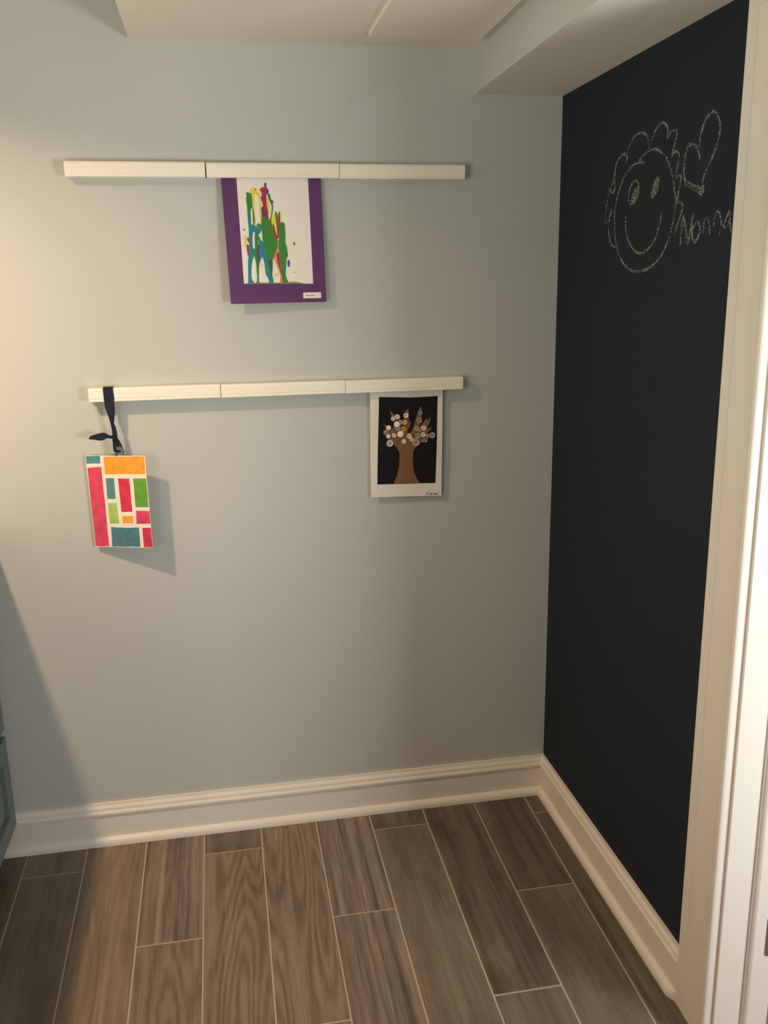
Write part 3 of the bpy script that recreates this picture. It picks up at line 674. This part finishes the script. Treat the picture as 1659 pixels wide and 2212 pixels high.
def grid_plate(name, pts, z0, z1, m, parent, fn):
    o = plate(name, pts, z0, z1, m, parent)
    bm = bmesh.new()
    bm.from_mesh(o.data)
    for _ in range(3):
        es = [e for e in bm.edges if e.calc_length() > 0.02]
        if es:
            bmesh.ops.subdivide_edges(bm, edges=es, cuts=1)
            bmesh.ops.triangulate(bm, faces=bm.faces[:])
    for v in bm.verts:
        v.co = Vector(fn(*v.co))
    bm.to_mesh(o.data)
    bm.free()
    return o


M_blackp = mat('black_paper', (26, 23, 27), 0.8, 0.1, 400, spec=0.2)
M_brown = mat('brown_paper', (130, 92, 68), 0.85, 0.3, 300, 0.06, 30, spec=0.2)
grid_plate('black_sheet', TREE['black'], 0.0004, 0.0009, M_blackp, A, flat)
grid_plate('tree_cutout', TREE['tree'], 0.0009, 0.0014, M_brown, A, flat)
BC = {'white': (232, 224, 210), 'plain': (242, 234, 228), 'pearl': (238, 230, 216), 'grey': (168, 158, 146), 'dun': (138, 126, 116), 'gold': (190, 160, 96),
      'tan': (214, 184, 138), 'brown': (134, 104, 78), 'clear': (158, 138, 116), 'silver': (196, 192, 182)}
BM = {k: mat('button_' + k, v, 0.22, 0, 0, 0.08, 200) for k, v in BC.items()}
M_hole = mat('button_hole_thread', (60, 48, 40), 0.6)


def button(x, y, r, kind, k):
    seg = 20
    if kind in ('plain', 'pearl', 'dun'):
        prof = [(1.0, 0.0), (1.0, 0.0016), (0.93, 0.0024), (0.6, 0.0029), (0.0, 0.0031)]
    else:
        prof = [(1.0, 0.0), (1.0, 0.0018), (0.92, 0.0026), (0.78, 0.0027), (0.66, 0.0018), (0.0, 0.0017)]
    V, Fc, fm = [], [], []
    for pr, pz in prof[:-1]:
        for i in range(seg):
            a = 2 * math.pi * i / seg
            V.append((r * pr * math.cos(a), r * pr * math.sin(a), pz))
    V.append((0, 0, prof[-1][1]))
    m_ = len(prof) - 1
    for j in range(m_ - 1):
        for i in range(seg):
            n1 = (i + 1) % seg
            Fc.append((j * seg + i, j * seg + n1, (j + 1) * seg + n1, (j + 1) * seg + i))
    for i in range(seg):
        Fc.append(((m_ - 1) * seg + i, (m_ - 1) * seg + (i + 1) % seg, len(V) - 1))
    Fc.append(tuple(range(seg))[::-1])
    o = obj('button', V, Fc, BM[kind], A)
    zz = flat(x, y, 0.0014)[2] + 0.00001 * k
    o.location = (x, y, zz)
    if kind not in ('plain', 'pearl', 'dun'):
        V, Fc = [], []
        ang = random.random() * 1.5
        cnt = 4 if r > 0.0036 else 2
        for h in range(cnt):
            a = ang + 2 * math.pi * h / cnt
            hx, hy = r * 0.26 * math.cos(a), r * 0.26 * math.sin(a)
            b = len(V)
            V += [(hx + r * 0.15 * math.cos(t * math.pi / 4), hy + r * 0.15 * math.sin(t * math.pi / 4), 0.00195) for t in range(8)]
            Fc.append(tuple(b + t for t in range(8)))
        h_ = obj('thread_holes', V, Fc, M_hole, o)
        for p_ in h_.data.polygons:
            if p_.normal.z < 0:
                p_.flip()


for k, (x, y, r, c) in enumerate(TREE['buttons']):
    button(x, y, r, c, k)
stroke('handwriting', TREE['ink'], 0.0011, 0.0002, M_ink, A, lambda x, y, z: flat(x, y, 0.0005 + z))

# ------------------------------------------------------------------ colour-block card on a navy ribbon
A = empty('colour_block_card', M=CARD['M'])
tag(A, 'white card painted with pink, orange, teal and green blocks, hanging on a navy ribbon', 'picture')
sheet('card', CARD['card'], -0.0015, 0.0, M_cardw, A, None, 2)
WC = {'teal': (82, 136, 142), 'deepteal': (74, 124, 134), 'pink': (214, 66, 98), 'red': (212, 46, 78), 'orange': (244, 158, 48), 'green': (98, 160, 50), 'lime': (166, 190, 92)}
WM = {k: mat('watercolour_' + k, v, 0.7, 0, 0, 0.16, 45) for k, v in WC.items()}
rn = random.Random(3)
for c, b in CARD['blocks']:
    # painted edges waver a little
    pts = []
    nb = len(b)
    for i in range(nb):
        p0, p1 = Vector(b[i]), Vector(b[(i + 1) % nb])
        ns = max(2, int((p1 - p0).length / 0.008))
        for s in range(ns):
            q = p0.lerp(p1, s / ns)
            j = 0.00035
            pts.append((q.x + rn.uniform(-j, j), q.y + rn.uniform(-j, j)))
    plate('painted_block', pts, 0.0, 0.0004, WM[c], A)
M_navy = mat('navy_satin_ribbon', (22, 29, 52), 0.5, 0.3, 500, 0.2, 60, spec=0.25)
M_navy2 = mat('navy_satin_ribbon_fold', (20, 23, 36), 0.5, 0.3, 500, 0.2, 60, spec=0.25)
M_tape = mat('grey_sticky_tape', (88, 92, 102), 0.25, 0.1, 200)
M_tape2 = mat('clear_tape_tab', (196, 186, 178), 0.3)
inv = A.matrix_world.inverted()


def wpiece(name, pts, y, th, m, yf=None):
    """Ribbon piece given in wall coordinates (x, z) at distance y in front of the wall."""
    o = plate(name, pts, 0, th, m, A)
    bm = bmesh.new()
    bm.from_mesh(o.data)
    for _ in range(3):
        es = [e for e in bm.edges if e.calc_length() > 0.006]
        if es:
            bmesh.ops.subdivide_edges(bm, edges=es, cuts=1)
            bmesh.ops.triangulate(bm, faces=bm.faces[:])
    for v in bm.verts:
        w = Vector((v.co.x, -(y + v.co.z + (yf(v.co.x, v.co.y) if yf else 0)), v.co.y))
        v.co = inv @ w
    bmesh.ops.recalc_face_normals(bm, faces=bm.faces)
    bm.to_mesh(o.data)
    bm.free()
    return o


bpy.context.view_layer.update()
inv = A.matrix_world.inverted()
st = RIBBON['strap']
zt = st[0][1]
sp = smooth_poly([st[0], st[0]] + [st[1], st[1]] + st[2:], 2)
strap = wpiece('ribbon_strap', sp, 0.0312, 0.0006, M_navy, lambda x, z: 0.0 if z > 1.222 else 0.0022 * math.sin((1.222 - z) * 48) * math.sin((x + 1.16) * 160))
# the ribbon runs on over the top of the rail and down behind its front bar
V = []
xa, xb = st[0][0], st[1][0]
path = [(0.0312, zt - 0.0015), (0.0314, zt + 0.0005), (0.0300, zt + 0.0018), (0.0250, zt + 0.0014), (0.0120, 1.2530), (0.0030, 1.2530)]
for (yy, zz) in path:
    for x in (xa, xb):
        V.append(inv @ Vector((x, -yy, max(zz, 1.2518))))
for (yy, zz) in path:
    for x in (xa, xb):
        V.append(inv @ Vector((x, -yy - 0.0004, max(zz, 1.2518) + 0.0005)))
Fc = []
nn = len(path)
for k in range(nn - 1):
    a = 2 * k
    b = 2 * nn + a
    Fc += [(a, a + 1, a + 3, a + 2), (b, b + 2, b + 3, b + 1), (a, a + 2, b + 2, b), (a + 1, b + 1, b + 3, a + 3)]
Fc += [(0, 2 * nn, 2 * nn + 1, 1), (2 * nn - 2, 2 * nn - 1, 4 * nn - 1, 4 * nn - 2)]
obj('ribbon_fold', V, Fc, M_navy, A)
lx = RIBBON['loop'][0][0]
wpiece('ribbon_end', smooth_poly(RIBBON['loop'], 2), 0.0335, 0.0006, M_navy, lambda x, z: 0.010 * math.sin(min(1, max(0, (-1.128 - x) / 0.05)) * 2.2))
wpiece('ribbon_knot', smooth_poly(RIBBON['knot'], 3), 0.0318, 0.0034, M_navy2)
wpiece('ribbon_tail', smooth_poly(RIBBON['tail'], 2), 0.0322, 0.0006, M_navy2, lambda x, z: 0.002 * math.sin((x + 1.13) * 150))
wpiece('sticky_tape', RIBBON['tape'], 0.0348, 0.0003, M_tape, lambda x, z: 0.002 * math.sin((x + 1.13) * 150))

# ------------------------------------------------------------------ chalk drawings on the dark wall
M_chalk = bpy.data.materials.new('chalk')
M_chalk.use_nodes = True
nt = M_chalk.node_tree
bs = nt.nodes['Principled BSDF']
bs.inputs['Base Color'].default_value = (*lin((146, 149, 136)), 1)
bs.inputs['Roughness'].default_value = 0.95
bs.inputs['Specular IOR Level'].default_value = 0.1
tc = nt.nodes.new('ShaderNodeTexCoord')
no = nt.nodes.new('ShaderNodeTexNoise')
no.inputs['Scale'].default_value = 330
no.inputs['Detail'].default_value = 3
no2 = nt.nodes.new('ShaderNodeTexNoise')
no2.inputs['Scale'].default_value = 30
mx = nt.nodes.new('ShaderNodeMath'); mx.operation = 'MULTIPLY_ADD'; mx.inputs[1].default_value = 0.35
rp = nt.nodes.new('ShaderNodeValToRGB')
rp.color_ramp.elements[0].position = 0.64
rp.color_ramp.elements[1].position = 0.80
nt.links.new(tc.outputs['Object'], no.inputs['Vector'])
nt.links.new(tc.outputs['Object'], no2.inputs['Vector'])
nt.links.new(no2.outputs['Fac'], mx.inputs[0])
nt.links.new(no.outputs['Fac'], mx.inputs[2])
nt.links.new(mx.outputs[0], rp.inputs['Fac'])
nt.links.new(rp.outputs['Color'], bs.inputs['Alpha'])


def on_wall(cy_, cz_):
    return lambda a, b, z: (-z, a - cy_, b - cz_)


def chalk(name, parent_c, lines, w, parent):
    f = on_wall(*parent_c)
    o = stroke(name, lines, w, 0.0004, M_chalk, parent, lambda a, b, z: f(a, b, z + 0.0003), 0.35)
    return o


CHW = 0.0050
c0 = (-0.44, 1.36)
A = empty('face_drawing', (0, c0[0], c0[1]))
tag(A, 'chalk drawing of a smiling face with curly hair on the dark wall', 'drawing')
chalk('face_outline', c0, CHALK['face_outline'], CHW, A)
chalk('hair_outline', c0, CHALK['hair_outline'], CHW * 0.9, A)
chalk('eye_outline', c0, CHALK['eye'], CHW, A)
chalk('mouth', c0, CHALK['mouth'], CHW, A)
f = on_wall(*c0)
plate('pupil', smooth_poly(CHALK['pupil_l'], 2), 0.0003, 0.0008, M_chalk, A, f)
plate('eye', smooth_poly(CHALK['eye_r'], 2), 0.0003, 0.0008, M_chalk, A, f)
hs = [p_ for l in CHALK['heart'] for p_ in l]
c1 = (sum(p_[0] for p_ in hs) / len(hs), min(p_[1] for p_ in hs))
h = chalk('chalk_heart', c1, CHALK['heart'], CHW * 1.1, None)
h.location = (0, c1[0], c1[1])
tag(h, 'chalk heart outline drawn beside the curly-haired chalk face', 'drawing')
ns = [p_ for k in ('N', 'o', 'n', 'n2', 'a') for l in CHALK[k] for p_ in l]
c2 = (sum(p_[0] for p_ in ns) / len(ns), min(p_[1] for p_ in ns))
W = empty('chalk_writing', (0, c2[0], c2[1]))
tag(W, 'word Nonna written in chalk below the chalk heart', 'writing')
for k in ('N', 'o', 'n', 'n2', 'a'):
    chalk('letter', c2, CHALK[k], CHW * (1.2 if k in 'No' else 0.9), W)
